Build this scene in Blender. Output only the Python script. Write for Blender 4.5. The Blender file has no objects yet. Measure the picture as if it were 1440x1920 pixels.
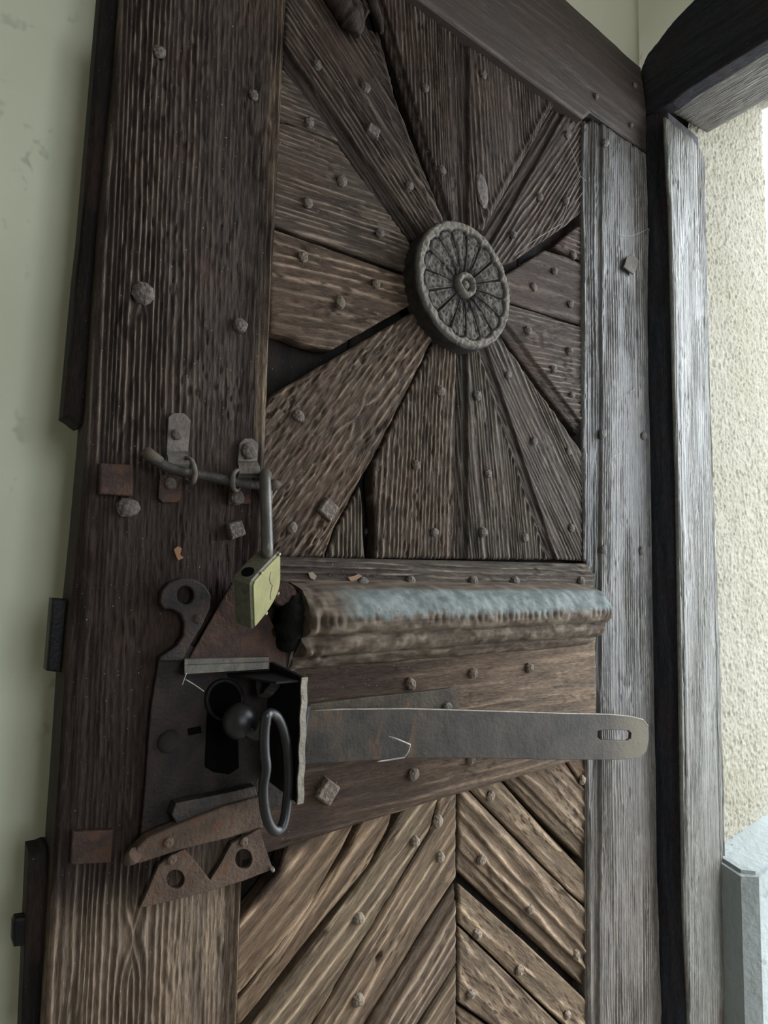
import bpy, bmesh, math, random
import numpy as np
from mathutils import Matrix, Vector
random.seed(7)
scene = bpy.context.scene
COL = scene.collection

# ------------------------------------------------------------------ camera
F = 1160.0
YAW, PITCH, ROLL = map(math.radians, (36.14127, 5.40396, 1.33957))
CAM = np.array([0.0, -0.6, 1.25])
_fw = np.array([math.sin(YAW)*math.cos(PITCH), math.cos(YAW)*math.cos(PITCH), math.sin(PITCH)])
_r0 = np.array([math.cos(YAW), -math.sin(YAW), 0.0]); _u0 = np.cross(_r0, _fw)
_r = math.cos(ROLL)*_r0 + math.sin(ROLL)*_u0
_u = -math.sin(ROLL)*_r0 + math.cos(ROLL)*_u0
cd = bpy.data.cameras.new('camera'); cam = bpy.data.objects.new('camera', cd); COL.objects.link(cam)
cd.sensor_fit = 'HORIZONTAL'; cd.sensor_width = 36.0; cd.lens = F/1440*36; cd.clip_start = .01
cam.matrix_world = Matrix(((_r[0], _u[0], -_fw[0], CAM[0]), (_r[1], _u[1], -_fw[1], CAM[1]), (_r[2], _u[2], -_fw[2], CAM[2]), (0, 0, 0, 1)))
scene.camera = cam

# ------------------------------------------------------------------ light
w = bpy.data.worlds.new('world'); scene.world = w; w.use_nodes = True
bg = w.node_tree.nodes['Background']; bg.inputs[0].default_value = (.86, .935, 1.0, 1); bg.inputs[1].default_value = 5.0
pl = bpy.data.lights.new('doorway_portal', 'AREA'); pl.shape = 'RECTANGLE'; pl.size = 2.1; pl.size_y = 1.25
pl.cycles.is_portal = True
po = bpy.data.objects.new('doorway_portal', pl); COL.objects.link(po)
po.location = (1.485, -.64, 1.05); po.rotation_euler = (0, math.pi/2, 0)
pl2 = bpy.data.lights.new('added_window_portal', 'AREA'); pl2.shape = 'RECTANGLE'; pl2.size = .9; pl2.size_y = 1.0; pl2.cycles.is_portal = True  # portal of the added fill window
po2 = bpy.data.objects.new('added_window_portal', pl2); COL.objects.link(po2)
po2.location = (.35, -2.39, 1.7); po2.rotation_euler = (math.pi/2, 0, 0)
scene.view_settings.view_transform = 'Standard'; scene.view_settings.look = 'None'
scene.view_settings.gamma = 1.0; scene.view_settings.use_curve_mapping = False
scene.view_settings.exposure = 1.12

# ------------------------------------------------------------------ pixel -> point on a known surface
def ray(px, py): return _r*((px-720)/F) - _u*((py-960)/F) + _fw
def on(ax, val, px, py):
    d = ray(px, py); return CAM + d*((val-CAM[ax])/d[ax])
def P(px, py, n=0.0):                       # a point n metres in front of the door's face plane
    return on(1, -n, px, py)
def D(px, py, n=0.0):
    q = P(px, py, n); return (q[0], q[2])

def PX(X, Z, n=0.0):                        # and back: door coordinates -> pixel
    d = np.array([X, -n, Z])-CAM; k = d@_fw
    return (720+F*(d@_r)/k, 960-F*(d@_u)/k)

# ------------------------------------------------------------------ helpers
def tag(o, label=None, cat=None, group=None, kind=None):
    if label: o['label'] = label
    if cat: o['category'] = cat
    if group: o['group'] = group
    if kind: o['kind'] = kind
    return o
MW = {}
def link(name, me, parent=None, M=None, mat=None):
    o = bpy.data.objects.new(name, me); COL.objects.link(o)
    M = M or Matrix.Identity(4)
    if mat is not None and me is not None and not me.materials: me.materials.append(mat)
    if parent is not None:
        o.parent = parent; o.matrix_basis = MW[parent.name].inverted() @ M
    else: o.matrix_basis = M
    MW[o.name] = M
    return o
def empty(name, loc): return link(name, None, None, Matrix.Translation(loc))

_tab = np.random.default_rng(3).random(65536)
def _h(ix, iy, s): return _tab[((ix*73856093) ^ (iy*19349663) ^ (s*83492791)) & 65535]
def noise(x, y, s=0):
    x = np.asarray(x, float); y = np.asarray(y, float)
    x, y = np.broadcast_arrays(x, y)
    ix = np.floor(x).astype(np.int64); iy = np.floor(y).astype(np.int64)
    fx = x-ix; fy = y-iy; fx = fx*fx*(3-2*fx); fy = fy*fy*(3-2*fy)
    a = _h(ix, iy, s); b = _h(ix+1, iy, s); c = _h(ix, iy+1, s); d = _h(ix+1, iy+1, s)
    return (a+(b-a)*fx)*(1-fy) + (c+(d-c)*fx)*fy
def fbm(x, y, s=0, o=3):
    v = 0; a = .5
    for i in range(o): v = v + a*noise(x*2**i, y*2**i, s+i*17); a *= .5
    return v/(1-.5**o)
def sstep(a, b, x):
    t = np.clip((x-a)/(b-a), 0, 1); return t*t*(3-2*t)

# ------------------------------------------------------------------ materials
def nmat(name):
    m = bpy.data.materials.new(name); m.use_nodes = True
    nt = m.node_tree; b = nt.nodes['Principled BSDF']; return m, nt, b
def N(nt, t, **kw):
    n = nt.nodes.new(t)
    for k, v in kw.items():
        if k in n.inputs.keys() if isinstance(k, str) else False: n.inputs[k].default_value = v
        else: setattr(n, k, v)
    return n
def L(nt, a, b): nt.links.new(a, b)
def mixc(nt, fac, a, b, mode='MIX'):
    n = nt.nodes.new('ShaderNodeMix'); n.data_type = 'RGBA'; n.blend_type = mode
    for sock, v in ((n.inputs[0], fac), (n.inputs[6], a), (n.inputs[7], b)):
        if hasattr(v, 'links'): L(nt, v, sock)
        elif isinstance(v, (int, float)): sock.default_value = v
        else: sock.default_value = (*v, 1)
    return n.outputs[2]
def ramp(nt, fac, lo, hi):
    n = nt.nodes.new('ShaderNodeMapRange'); n.inputs[1].default_value = lo; n.inputs[2].default_value = hi
    n.interpolation_type = 'SMOOTHSTEP'; L(nt, fac, n.inputs[0]); return n.outputs[0]
def math_(nt, op, a, b):
    n = nt.nodes.new('ShaderNodeMath'); n.operation = op
    for s, v in ((n.inputs[0], a), (n.inputs[1], b)):
        if hasattr(v, 'links'): L(nt, v, s)
        else: s.default_value = v
    return n.outputs[0]
def tex(nt, scale, vec=None, detail=4, rough=.6, sv=(1, 1, 1)):
    tc = nt.nodes.new('ShaderNodeTexCoord'); mp = nt.nodes.new('ShaderNodeMapping'); mp.inputs[3].default_value = sv
    L(nt, tc.outputs['Object'], mp.inputs[0])
    n = nt.nodes.new('ShaderNodeTexNoise'); n.inputs['Scale'].default_value = scale; n.inputs['Detail'].default_value = detail
    n.inputs['Roughness'].default_value = rough; L(nt, mp.outputs[0], n.inputs['Vector']); return n.outputs[0]
def bump(nt, h, strength, dist, b):
    n = nt.nodes.new('ShaderNodeBump'); n.inputs['Strength'].default_value = strength; n.inputs['Distance'].default_value = dist
    L(nt, h, n.inputs['Height']); L(nt, n.outputs[0], b.inputs['Normal'])

def wood_material(name, bare=(.17, .128, .092), rough=.75, spec=.13, lines=1.0, warm=(1.05, .98, .90)):
    m, nt, b = nmat(name)
    oi = nt.nodes.new('ShaderNodeObjectInfo')
    aw = N(nt, 'ShaderNodeAttribute', attribute_name='wear'); ab = N(nt, 'ShaderNodeAttribute', attribute_name='bare')
    ast = N(nt, 'ShaderNodeAttribute', attribute_name='stain')
    g1 = tex(nt, 14, sv=(6, .5, 1)); g2 = tex(nt, 60, sv=(8, .8, 1)); g3 = tex(nt, 9)
    hs = nt.nodes.new('ShaderNodeHueSaturation'); hs.inputs['Saturation'].default_value = 1.08; hs.inputs['Value'].default_value = .42
    wm = mixc(nt, 1.0, oi.outputs['Color'], warm, 'MULTIPLY'); L(nt, wm, hs.inputs['Color']); base = hs.outputs[0]
    du = mixc(nt, 1.0, mixc(nt, 1.0, wm, (2.1, 2.05, 1.95), 'MULTIPLY'), (.055, .048, .040), 'ADD')
    c = mixc(nt, ab.outputs['Fac'], base, bare)
    c = mixc(nt, 1.0, c, mixc(nt, ramp(nt, g1, .25, .75), tuple(1-(1-v)*lines for v in (.55, .55, .57)), tuple(1+(v-1)*lines for v in (1.35, 1.3, 1.25))), 'MULTIPLY')
    c = mixc(nt, 1.0, c, mixc(nt, ramp(nt, g2, .3, .7), tuple(1-(1-v)*lines for v in (.78, .78, .8)), tuple(1+(v-1)*lines for v in (1.2, 1.2, 1.18))), 'MULTIPLY')
    c = mixc(nt, math_(nt, 'MULTIPLY', ramp(nt, g3, .45, .75), .45), c, (.055, .028, .02))
    c = mixc(nt, math_(nt, 'MULTIPLY', aw.outputs['Fac'], .7), c, du)
    c = mixc(nt, math_(nt, 'MULTIPLY', ast.outputs['Fac'], .85), c, (.020, .0115, .0095))
    c = mixc(nt, 1.0, c, mixc(nt, ramp(nt, tex(nt, 200, sv=(3, .4, 1), detail=6, rough=.65), .35, .65), tuple(1-(1-v)*lines for v in (.72, .71, .7)), tuple(1+(v-1)*lines for v in (1.22, 1.22, 1.22))), 'MULTIPLY')
    sp = ramp(nt, tex(nt, 420, detail=1), .74, .80)
    c = mixc(nt, math_(nt, 'MULTIPLY', sp, .5), c, (.42, .40, .36))
    L(nt, c, b.inputs['Base Color']); b.inputs['Roughness'].default_value = rough; b.inputs['Specular IOR Level'].default_value = spec
    fine = tex(nt, 200, sv=(3, .4, 1), detail=6, rough=.65)
    bump(nt, fine, .75*(.4+.6*lines), .0022, b)
    return m
WOOD = wood_material('weathered_oak')
WOOD_SMOOTH = wood_material('varnished_worn_oak', lines=.3, rough=.6, spec=.3)
WOOD_GLOSS = wood_material('grey_bleached_oak', rough=.42, spec=.85, warm=(1.1, 1.1, 1.1))
WOOD_PAINT = wood_material('old_grey_painted_wood', rough=.42, spec=.6, warm=(1.15, 1.15, 1.15))

def dusty_nail():
    m, nt, b = nmat('dusty_nail_iron'); oi = nt.nodes.new('ShaderNodeObjectInfo')
    c = mixc(nt, 1.0, oi.outputs['Color'], mixc(nt, ramp(nt, tex(nt, 2.2, detail=4), .3, .7), (.55, .52, .5), (1.35, 1.33, 1.3)), 'MULTIPLY')
    L(nt, c, b.inputs['Base Color']); b.inputs['Roughness'].default_value = .7; b.inputs['Specular IOR Level'].default_value = .2
    bump(nt, tex(nt, 3.5, detail=3), .3, .12, b); return m
def metal_material(name, c1, c2, rust, rough=.55, metallic=.6, rust_amt=(.5, .75), bs=.35, sc=40, spec=.15):
    m, nt, b = nmat(name)
    n1 = tex(nt, sc, detail=6); n2 = tex(nt, sc*2.3, detail=4); n3 = tex(nt, sc*7, detail=3)
    c = mixc(nt, ramp(nt, n1, .3, .7), c1, c2)
    r = ramp(nt, n2, *rust_amt)
    c = mixc(nt, r, c, rust)
    L(nt, c, b.inputs['Base Color']); b.inputs['Roughness'].default_value = rough
    b.inputs['Metallic'].default_value = metallic*.45; b.inputs['Specular IOR Level'].default_value = spec
    dsp = ramp(nt, tex(nt, 900, detail=1), .7, .78)
    L(nt, mixc(nt, math_(nt, 'MULTIPLY', dsp, .25), c, (.2, .18, .15)), b.inputs['Base Color'])
    bump(nt, n3, min(1, bs*1.8), .0016, b); return m
IRON = metal_material('dark_forged_iron', (.025, .022, .02), (.05, .043, .038), (.045, .027, .019), .5, .5)
IRON_BLACK = metal_material('blackened_iron', (.006, .006, .007), (.012, .011, .012), (.015, .009, .007), .5, .3)
NAIL = dusty_nail()
RUST = metal_material('rusty_sheet_iron', (.026, .017, .0145), (.046, .028, .022), (.06, .03, .019), .75, .15, (.45, .7), .5)
RUST_LIGHT = metal_material('dusty_rusted_iron', (.05, .033, .024), (.085, .059, .043), (.082, .037, .021), .75, .15, (.5, .75), .5)
STEEL = metal_material('worn_grey_steel', (.03, .024, .018), (.062, .05, .037), (.11, .055, .026), .65, .1, (.62, .76), .4, 28, spec=.12)
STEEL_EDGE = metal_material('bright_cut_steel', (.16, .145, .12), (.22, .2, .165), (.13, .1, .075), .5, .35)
BRASS = metal_material('tarnished_brass', (.18, .168, .08), (.23, .215, .105), (.15, .138, .078), .5, .55, (.6, .8), .15)
DARKBRASS = metal_material('dull_brass_case', (.06, .055, .038), (.085, .078, .052), (.04, .036, .026), .5, .5)

def plaster_material(name, base, var, dirt, bumpd=.001, bsc=120, spec=.2, grime=.6):
    m, nt, b = nmat(name)
    a = tex(nt, 3.5, detail=5); d = tex(nt, 42, detail=2, sv=(1, 1, .75)); e = tex(nt, 7, detail=3)
    c = mixc(nt, ramp(nt, a, .3, .7), base, var)
    k = math_(nt, 'MULTIPLY', ramp(nt, d, .62, .74), ramp(nt, e, .42, .66))
    c = mixc(nt, math_(nt, 'MULTIPLY', k, grime), c, dirt)
    L(nt, c, b.inputs['Base Color']); b.inputs['Roughness'].default_value = .8; b.inputs['Specular IOR Level'].default_value = spec
    bump(nt, tex(nt, bsc, detail=5), .5, bumpd, b); return m
GREEN = plaster_material('pale_green_plaster', (.58, .59, .45), (.65, .66, .51), (.10, .10, .07), .0012, 60)
STUCCO = plaster_material('cream_roughcast', (.215, .198, .148), (.245, .230, .185), (.16, .145, .11), .006, 190, grime=.2)
ROOM = plaster_material('room_plaster', (.48, .45, .38), (.53, .5, .43), (.25, .23, .19))
STONE = plaster_material('grey_painted_plinth', (.19, .21, .20), (.25, .27, .265), (.10, .11, .09), .006, 70, grime=.8)
FLOORM = plaster_material('stone_floor', (.30, .28, .25), (.36, .34, .31), (.15, .14, .12), .002, 40)
PAVE = plaster_material('light_paving', (.30, .29, .27), (.36, .35, .33), (.3, .29, .27), .002, 30)
WEBM, _nt, _b = nmat('dusty_cobweb'); _b.inputs['Base Color'].default_value = (.3, .29, .27, 1); _b.inputs['Roughness'].default_value = .9
BLACKM, _nt, _b = nmat('dark_hollow'); _b.inputs['Specular IOR Level'].default_value = 0; _b.inputs['Base Color'].default_value = (.003, .003, .003, 1); _b.inputs['Roughness'].default_value = .9

# ------------------------------------------------------------------ weathered board with real grain relief
def poly_dist(pts, poly):
    d = np.full(len(pts), 9.9)
    for i in range(len(poly)):
        a = poly[i]; b = poly[(i+1) % len(poly)]; ab = b-a
        t = np.clip(((pts-a)@ab)/(ab@ab+1e-12), 0, 1)
        d = np.minimum(d, np.linalg.norm(pts-(a+t[:, None]*ab), axis=1))
    return d
STAINS = []      # (X, Z, rx, rz, strength)
def board(name, poly, grain, n=0.0, thick=.02, parent=None, sp=.005, amp=.0009, flake=.0005, tint=(.075, .06, .052), seed=1,
          rabbet=(), edge=.003, dt=.0009, ds=.0035, xz=False, bare=0.0, stain=True, mat=None, soft=None, wear=1.0, bead=(), knots=(), frame=None, warp=1.0, holes=(), fs=1.0, flen=.03):
    """poly: outline in photo pixels on the plane n (or door X,Z if xz); grain: two points along the grain; rabbet: (p0,p1,width,depth)"""
    cv = (lambda p: np.array(p, float)) if xz else (lambda p: np.array(D(p[0], p[1], n)))
    pl = np.array([cv(p) for p in poly]); g0, g1 = cv(grain[0]), cv(grain[1])
    s = (g1-g0)/np.linalg.norm(g1-g0); t = np.array([s[1], -s[0]])
    o2 = pl.mean(0)
    q = np.stack([(pl-o2)@t, (pl-o2)@s], 1)
    t0, t1 = q[:, 0].min()+1e-5, q[:, 0].max()-1e-5
    nr = max(4, int((t1-t0)/dt)+2); ts = np.linspace(t0, t1, nr)
    lo = np.full(nr, 1e9); hi = np.full(nr, -1e9)
    for i in range(len(q)):
        a, b = q[i], q[(i+1) % len(q)]
        if abs(a[0]-b[0]) < 1e-9: continue
        k = (ts-a[0])/(b[0]-a[0]); ok = (k >= 0) & (k <= 1); sv = a[1]+k*(b[1]-a[1])
        lo[ok] = np.minimum(lo[ok], sv[ok]); hi[ok] = np.maximum(hi[ok], sv[ok])
    wob = .0012
    lo = lo + wob*(noise(ts/.004, ts*0, seed)-.5); hi = hi + wob*(noise(ts/.004, ts*0, seed+5)-.5)
    hi = np.maximum(hi, lo+.0005)
    M = max(4, int((hi-lo).max()/ds)+1)
    J = np.linspace(0, 1, M+1)
    S = lo[:, None]+(hi-lo)[:, None]*J[None, :]; T = np.repeat(ts[:, None], M+1, 1)
    pts = np.stack([T.ravel(), S.ravel()], 1)
    de = poly_dist(pts, q).reshape(T.shape)
    # grain relief
    Tw = T.copy()
    for (kx, kz, kr) in knots:
        kc = (np.array(cv((kx, kz)))-o2); kt, ks = kc@t, kc@s
        rr = np.hypot((T-kt)/kr, (S-ks)/(kr*2.2)); Tw = Tw + np.sign(T-kt+1e-6)*kr*.8*np.exp(-rr**2)
    ph = Tw/sp + warp*1.1*(fbm(S/.35, Tw/.06, seed)-.5)*2 + .22*(noise(S/.04, Tw/.02, seed+3)-.5) + 1.3*noise(Tw/(sp*2.5), S*0, seed+9)
    r = (.5+.5*np.cos(2*np.pi*ph))**1.7
    am = .35+.65*sstep(.3, .62, fbm(S/.25, Tw/.035, seed+21))
    if soft is not None: am = am*soft(T-t0, (t1-t0), o2[1]+T*t[1]+S*s[1])
    fl = fbm(Tw/(.0032*fs), S/(flen*fs), seed+31, 4); fl2 = fbm(T/.02, S/.05, seed+41, 3)
    pit = sstep(.60, .75, noise(T/.003, S/.009, seed+51))*sstep(.5, .7, fl2)
    h = amp*am*(r-.5)*2 + flake*(fl-.5)*3.0 - flake*1.6*pit + .0016*(fl2-.5)
    er = edge*(.6+.9*noise(T/.012, S/.03, seed+61))
    h = h - edge*(1-np.clip(de/np.maximum(er, 1e-5), 0, 1))**2
    step = np.zeros_like(h)
    for (p0, p1, wd, dp) in rabbet:
        a, b = cv(p0)-o2, cv(p1)-o2; ab = (b-a)/np.linalg.norm(b-a); nn = np.array([-ab[1], ab[0]])
        PX = T[..., None]*t+S[..., None]*s-a
        dd = np.abs(PX@nn) + .0012*(noise(T/.005, S/.02, seed+71)-.5)
        m_ = 1-sstep(wd*.86, wd, dd); bd = np.exp(-((dd-wd*.45)/(wd*.13))**2)*m_
        step = np.maximum(step, dp*m_ - .25*dp*bd)
    h = h - step
    for (p0, p1, wd, hh) in bead:
        a, b = cv(p0)-o2, cv(p1)-o2; ab = (b-a)/np.linalg.norm(b-a); nn = np.array([-ab[1], ab[0]])
        dd = np.abs((T[..., None]*t+S[..., None]*s-a)@nn); h = h + hh*np.exp(-(dd/wd)**2)
    for (hx, hy, hr, hd) in holes:
        hc = cv((hx, hy))-o2; dd = np.hypot(T-hc@t, S-hc@s); h = h - hd*(1-sstep(hr*.7, hr, dd))
    X = o2[0]+T*t[0]+S*s[0]; Z = o2[1]+T*t[1]+S*s[1]
    wr = np.clip((.08+.92*r**3*am)*sstep(.30, .58, fl)*1.1 + .25*sstep(.6, .85, fl2) - .5*pit, 0, 1)*wear
    wr = wr*(1-.8*np.clip(step/.004, 0, 1))
    if amp < .0003: wr = wr*.6
    bz = np.clip(bare + 0*T, 0, 1) if not callable(bare) else np.clip(bare(X, Z), 0, 1)
    st = np.zeros_like(T)
    if stain:
        for (sx, sz, rx, rz, sg) in STAINS:
            dd = np.hypot((X-sx)/rx, (Z-sz)/rz)+.5*(fbm(X/.03, Z/.05, 77)-.5)
            st = np.maximum(st, sg*(1-sstep(.55, 1.05, dd)))
    wr = wr*(1-.7*st)
    V = np.stack([T, S, h], -1).reshape(-1, 3)
    nv = len(V); idx = np.arange(nv).reshape(nr, M+1)
    top = np.stack([idx[:-1, :-1], idx[1:, :-1], idx[1:, 1:], idx[:-1, 1:]], -1).reshape(-1, 4)
    B = np.concatenate([np.stack([ts, lo, np.full(nr, -thick)], 1), np.stack([ts, hi, np.full(nr, -thick)], 1)])
    bl = nv+np.arange(nr); bh = nv+nr+np.arange(nr)
    f1 = np.stack([idx[:-1, 0], bl[:-1], bl[1:], idx[1:, 0]], -1); f2 = np.stack([idx[1:, M], bh[1:], bh[:-1], idx[:-1, M]], -1)
    f3 = np.stack([bl[:-1], bh[:-1], bh[1:], bl[1:]], -1)
    faces = top.tolist()+f1.tolist()+f2.tolist()+f3.tolist()
    faces += [idx[0, :].tolist()+[int(bh[0]), int(bl[0])], idx[-1, ::-1].tolist()+[int(bl[-1]), int(bh[-1])]]
    me = bpy.data.meshes.new(name); me.from_pydata(np.concatenate([V, B]).tolist(), [], faces)
    for nm, arr in (('wear', wr), ('bare', bz), ('stain', st)):
        at = me.attributes.new(nm, 'FLOAT', 'POINT')
        full = np.concatenate([arr.ravel(), np.concatenate([arr[:, 0], arr[:, -1]])*(.2 if nm == 'wear' else 1)])
        at.data.foreach_set('value', full.astype(np.float32))
    sm = np.zeros(len(faces), bool); sm[:len(top)] = True; me.polygons.foreach_set('use_smooth', sm)
    if frame is None:
        Mx = Matrix(((t[0], s[0], 0, o2[0]), (0, 0, -1, -n), (t[1], s[1], 0, o2[1]), (0, 0, 0, 1)))
    else:
        O, ex, ey, ez = frame      # ex,ey span the face; ez outwards
        a3 = [ex[i]*t[0]+ey[i]*t[1] for i in range(3)]; b3 = [ex[i]*s[0]+ey[i]*s[1] for i in range(3)]
        c3 = [O[i]+ex[i]*o2[0]+ey[i]*o2[1]+ez[i]*n for i in range(3)]
        Mx = Matrix(((a3[0], b3[0], ez[0], c3[0]), (a3[1], b3[1], ez[1], c3[1]), (a3[2], b3[2], ez[2], c3[2]), (0, 0, 0, 1)))
    o = link(name, me, parent, Mx, mat or WOOD); o.color = (*tint, 1)
    BOARDS.append((o, pl, n))
    return o
BOARDS = []
def inside(pt, poly):
    c = False
    for i in range(len(poly)):
        a, b = poly[i], poly[i-1]
        if (a[1] > pt[1]) != (b[1] > pt[1]) and pt[0] < (b[0]-a[0])*(pt[1]-a[1])/(b[1]-a[1])+a[0]: c = not c
    return c

# ------------------------------------------------------------------ flat metal / generic shapes
DOORM = lambda n: Matrix(((1, 0, 0, 0), (0, 0, -1, -n), (0, 1, 0, 0), (0, 0, 0, 1)))
def plate(name, poly, n, thick, mat, parent=None, holes=(), bev=.0008, xz=False, M=None, smooth=False):
    """flat plate: outline in pixels on the plane of its front face n; thick goes back from n"""
    cu = bpy.data.curves.new(name, 'CURVE'); cu.dimensions = '2D'; cu.fill_mode = 'BOTH'
    cu.extrude = max(thick/2-bev, 1e-5); cu.bevel_depth = bev; cu.bevel_resolution = 1; cu.offset = -bev
    for pp in (poly,)+tuple(holes):
        pts = [p if xz else D(p[0], p[1], n) for p in pp]
        ar = sum(pts[i-1][0]*pts[i][1]-pts[i][0]*pts[i-1][1] for i in range(len(pts)))
        if (ar < 0) != (pp is not poly): pts = pts[::-1]
        sp = cu.splines.new('POLY'); sp.points.add(len(pts)-1); sp.use_cyclic_u = True
        for q, p in zip(sp.points, pts): q.co = (p[0], p[1], 0, 1)
    tmp = bpy.data.objects.new('tmp', cu); me = bpy.data.meshes.new_from_object(tmp); me.name = name
    bpy.data.objects.remove(tmp); bpy.data.curves.remove(cu)
    # origin in the middle of the plate
    c = np.mean([v.co for v in me.vertices], axis=0); me.transform(Matrix.Translation((-c[0], -c[1], 0)))
    for p in me.polygons: p.use_smooth = smooth
    Mx = (M or DOORM(n-thick/2)) @ Matrix.Translation((c[0], c[1], 0))
    me.materials.clear()
    return link(name, me, parent, Mx, mat)
def arc(cx, cy, rx, ry, n=20, a0=0, a1=360): return [(cx+rx*math.cos(math.radians(a0+(a1-a0)*i/n)), cy+ry*math.sin(math.radians(a0+(a1-a0)*i/n))) for i in range(n if abs(a1-a0) == 360 else n+1)]
def smooth_path(pts, k=6):
    pts = [np.array(p, float) for p in pts]; out = []
    for i in range(len(pts)-1):
        p0 = pts[max(i-1, 0)]; p1 = pts[i]; p2 = pts[i+1]; p3 = pts[min(i+2, len(pts)-1)]
        for j in range(k):
            u = j/k; out.append(.5*((2*p1)+(-p0+p2)*u+(2*p0-5*p1+4*p2-p3)*u*u+(-p0+3*p1-3*p2+p3)*u**3))
    out.append(pts[-1]); return out
def tube(name, pts, rad, mat, parent=None, seg=12, closed=False, jitter=0.0, flat=1.0):
    pts = [np.array(p, float) for p in pts]; n = len(pts)
    rads = rad if hasattr(rad, '__len__') else [rad]*n
    bm = bmesh.new(); rings = []; up = np.array([.13, .31, .94])
    o0 = pts[0]
    for i, p in enumerate(pts):
        a = pts[i-1] if (i > 0 or closed) else p; b = pts[(i+1) % n] if (i < n-1 or closed) else p
        d = b-a; d = d/(np.linalg.norm(d)+1e-12)
        x = np.cross(up, d); x /= np.linalg.norm(x)+1e-9; y = np.cross(d, x); up = y if i else y
        rr = rads[i]*(1+jitter*(random.random()-.5))
        rings.append([bm.verts.new(p-o0+rr*(x*math.cos(2*math.pi*k/seg)+flat*y*math.sin(2*math.pi*k/seg))) for k in range(seg)])
    m = n if closed else n-1
    for i in range(m):
        A, B = rings[i], rings[(i+1) % n]
        for k in range(seg): bm.faces.new((A[k], A[(k+1) % seg], B[(k+1) % seg], B[k])).smooth = True
    if not closed:
        bm.faces.new(rings[0][::-1]); bm.faces.new(rings[-1])
    bmesh.ops.recalc_face_normals(bm, faces=bm.faces)
    me = bpy.data.meshes.new(name); bm.to_mesh(me); bm.free()
    return link(name, me, parent, Matrix.Translation(o0), mat)
def box(name, lo, hi, mat, parent=None, bev=0.0, M=None):
    c = [(a+b)/2 for a, b in zip(lo, hi)]; d = [b-a for a, b in zip(lo, hi)]
    bm = bmesh.new(); bmesh.ops.create_cube(bm, size=1, matrix=Matrix.Diagonal((*d, 1)))
    if bev: bmesh.ops.bevel(bm, geom=bm.edges[:], offset=bev, segments=2, affect='EDGES', profile=.6)
    me = bpy.data.meshes.new(name); bm.to_mesh(me); bm.free()
    return link(name, me, parent, (M or Matrix.Identity(4)) @ Matrix.Translation(c), mat)
def grid_obj(name, V, mat, parent=None, M=None, smooth=True, attrs=None, cap=True):
    """V[i][j] -> closed-profile sweep or open sheet"""
    V = np.asarray(V); a, b = V.shape[:2]; idx = np.arange(a*b).reshape(a, b)
    f = np.stack([idx[:-1, :-1], idx[1:, :-1], idx[1:, 1:], idx[:-1, 1:]], -1).reshape(-1, 4).tolist(); k = len(f)
    if cap: f += [idx[0, :].tolist(), idx[-1, ::-1].tolist(), ]
    me = bpy.data.meshes.new(name); me.from_pydata(V.reshape(-1, 3).tolist(), [], f)
    sm = np.zeros(len(f), bool); sm[:k] = smooth; me.polygons.foreach_set('use_smooth', sm)
    for nm, arr in (attrs or {}).items():
        at = me.attributes.new(nm, 'FLOAT', 'POINT'); at.data.foreach_set('value', np.asarray(arr, np.float32).ravel())
    return link(name, me, parent, M, mat)

# forged nail heads: a few shared irregular shapes
GREEN_LIT = plaster_material('light_painted_plaster', (.74, .73, .58), (.8, .79, .66), (.2, .18, .12), .0012, 60)  # paler copy of the wall plaster, bounced light put into its colour
def nail_mesh(k):
    rnd = random.Random(k); bm = bmesh.new(); seg = 9
    rings = []
    el = 1+.25*rnd.random(); rot = rnd.random()*6
    for (r, z) in ((1.0, -.25), (1.0, .12), (.82, .5), (.42, .78)):
        ring = []
        for i in range(seg):
            a = 2*math.pi*i/seg+rot; rr = r*(1+.22*(rnd.random()-.5)); ring.append(bm.verts.new((rr*math.cos(a)*el, rr*math.sin(a), z*(1+.2*(rnd.random()-.5)))))
        rings.append(ring)
    for A, B in zip(rings, rings[1:]):
        for i in range(seg): bm.faces.new((A[i], A[(i+1) % seg], B[(i+1) % seg], B[i]))
    bm.faces.new(rings[-1])
    me = bpy.data.meshes.new('nail'); bm.to_mesh(me); bm.free(); me.materials.append(NAIL); return me
NAILS = [nail_mesh(k) for k in range(7)]
def square_mesh(k):
    rnd = random.Random(k); bm = bmesh.new(); rings = []
    for (r, z) in ((1, -.3), (1, .25), (.85, .55)):
        rings.append([bm.verts.new((r*math.cos(a)*1.2+.08*(rnd.random()-.5), r*math.sin(a)*1.2+.08*(rnd.random()-.5), z)) for a in [math.pi/4+i*math.pi/2 for i in range(4)]])
    for A, B in zip(rings, rings[1:]):
        for i in range(4): bm.faces.new((A[i], A[(i+1) % 4], B[(i+1) % 4], B[i]))
    bm.faces.new(rings[-1])
    bmesh.ops.bevel(bm, geom=bm.edges[:], offset=.06, segments=1, affect='EDGES')
    me = bpy.data.meshes.new('square_nail'); bm.to_mesh(me); bm.free(); me.materials.append(NAIL); return me
SQ = [square_mesh(k) for k in range(2)]
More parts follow.
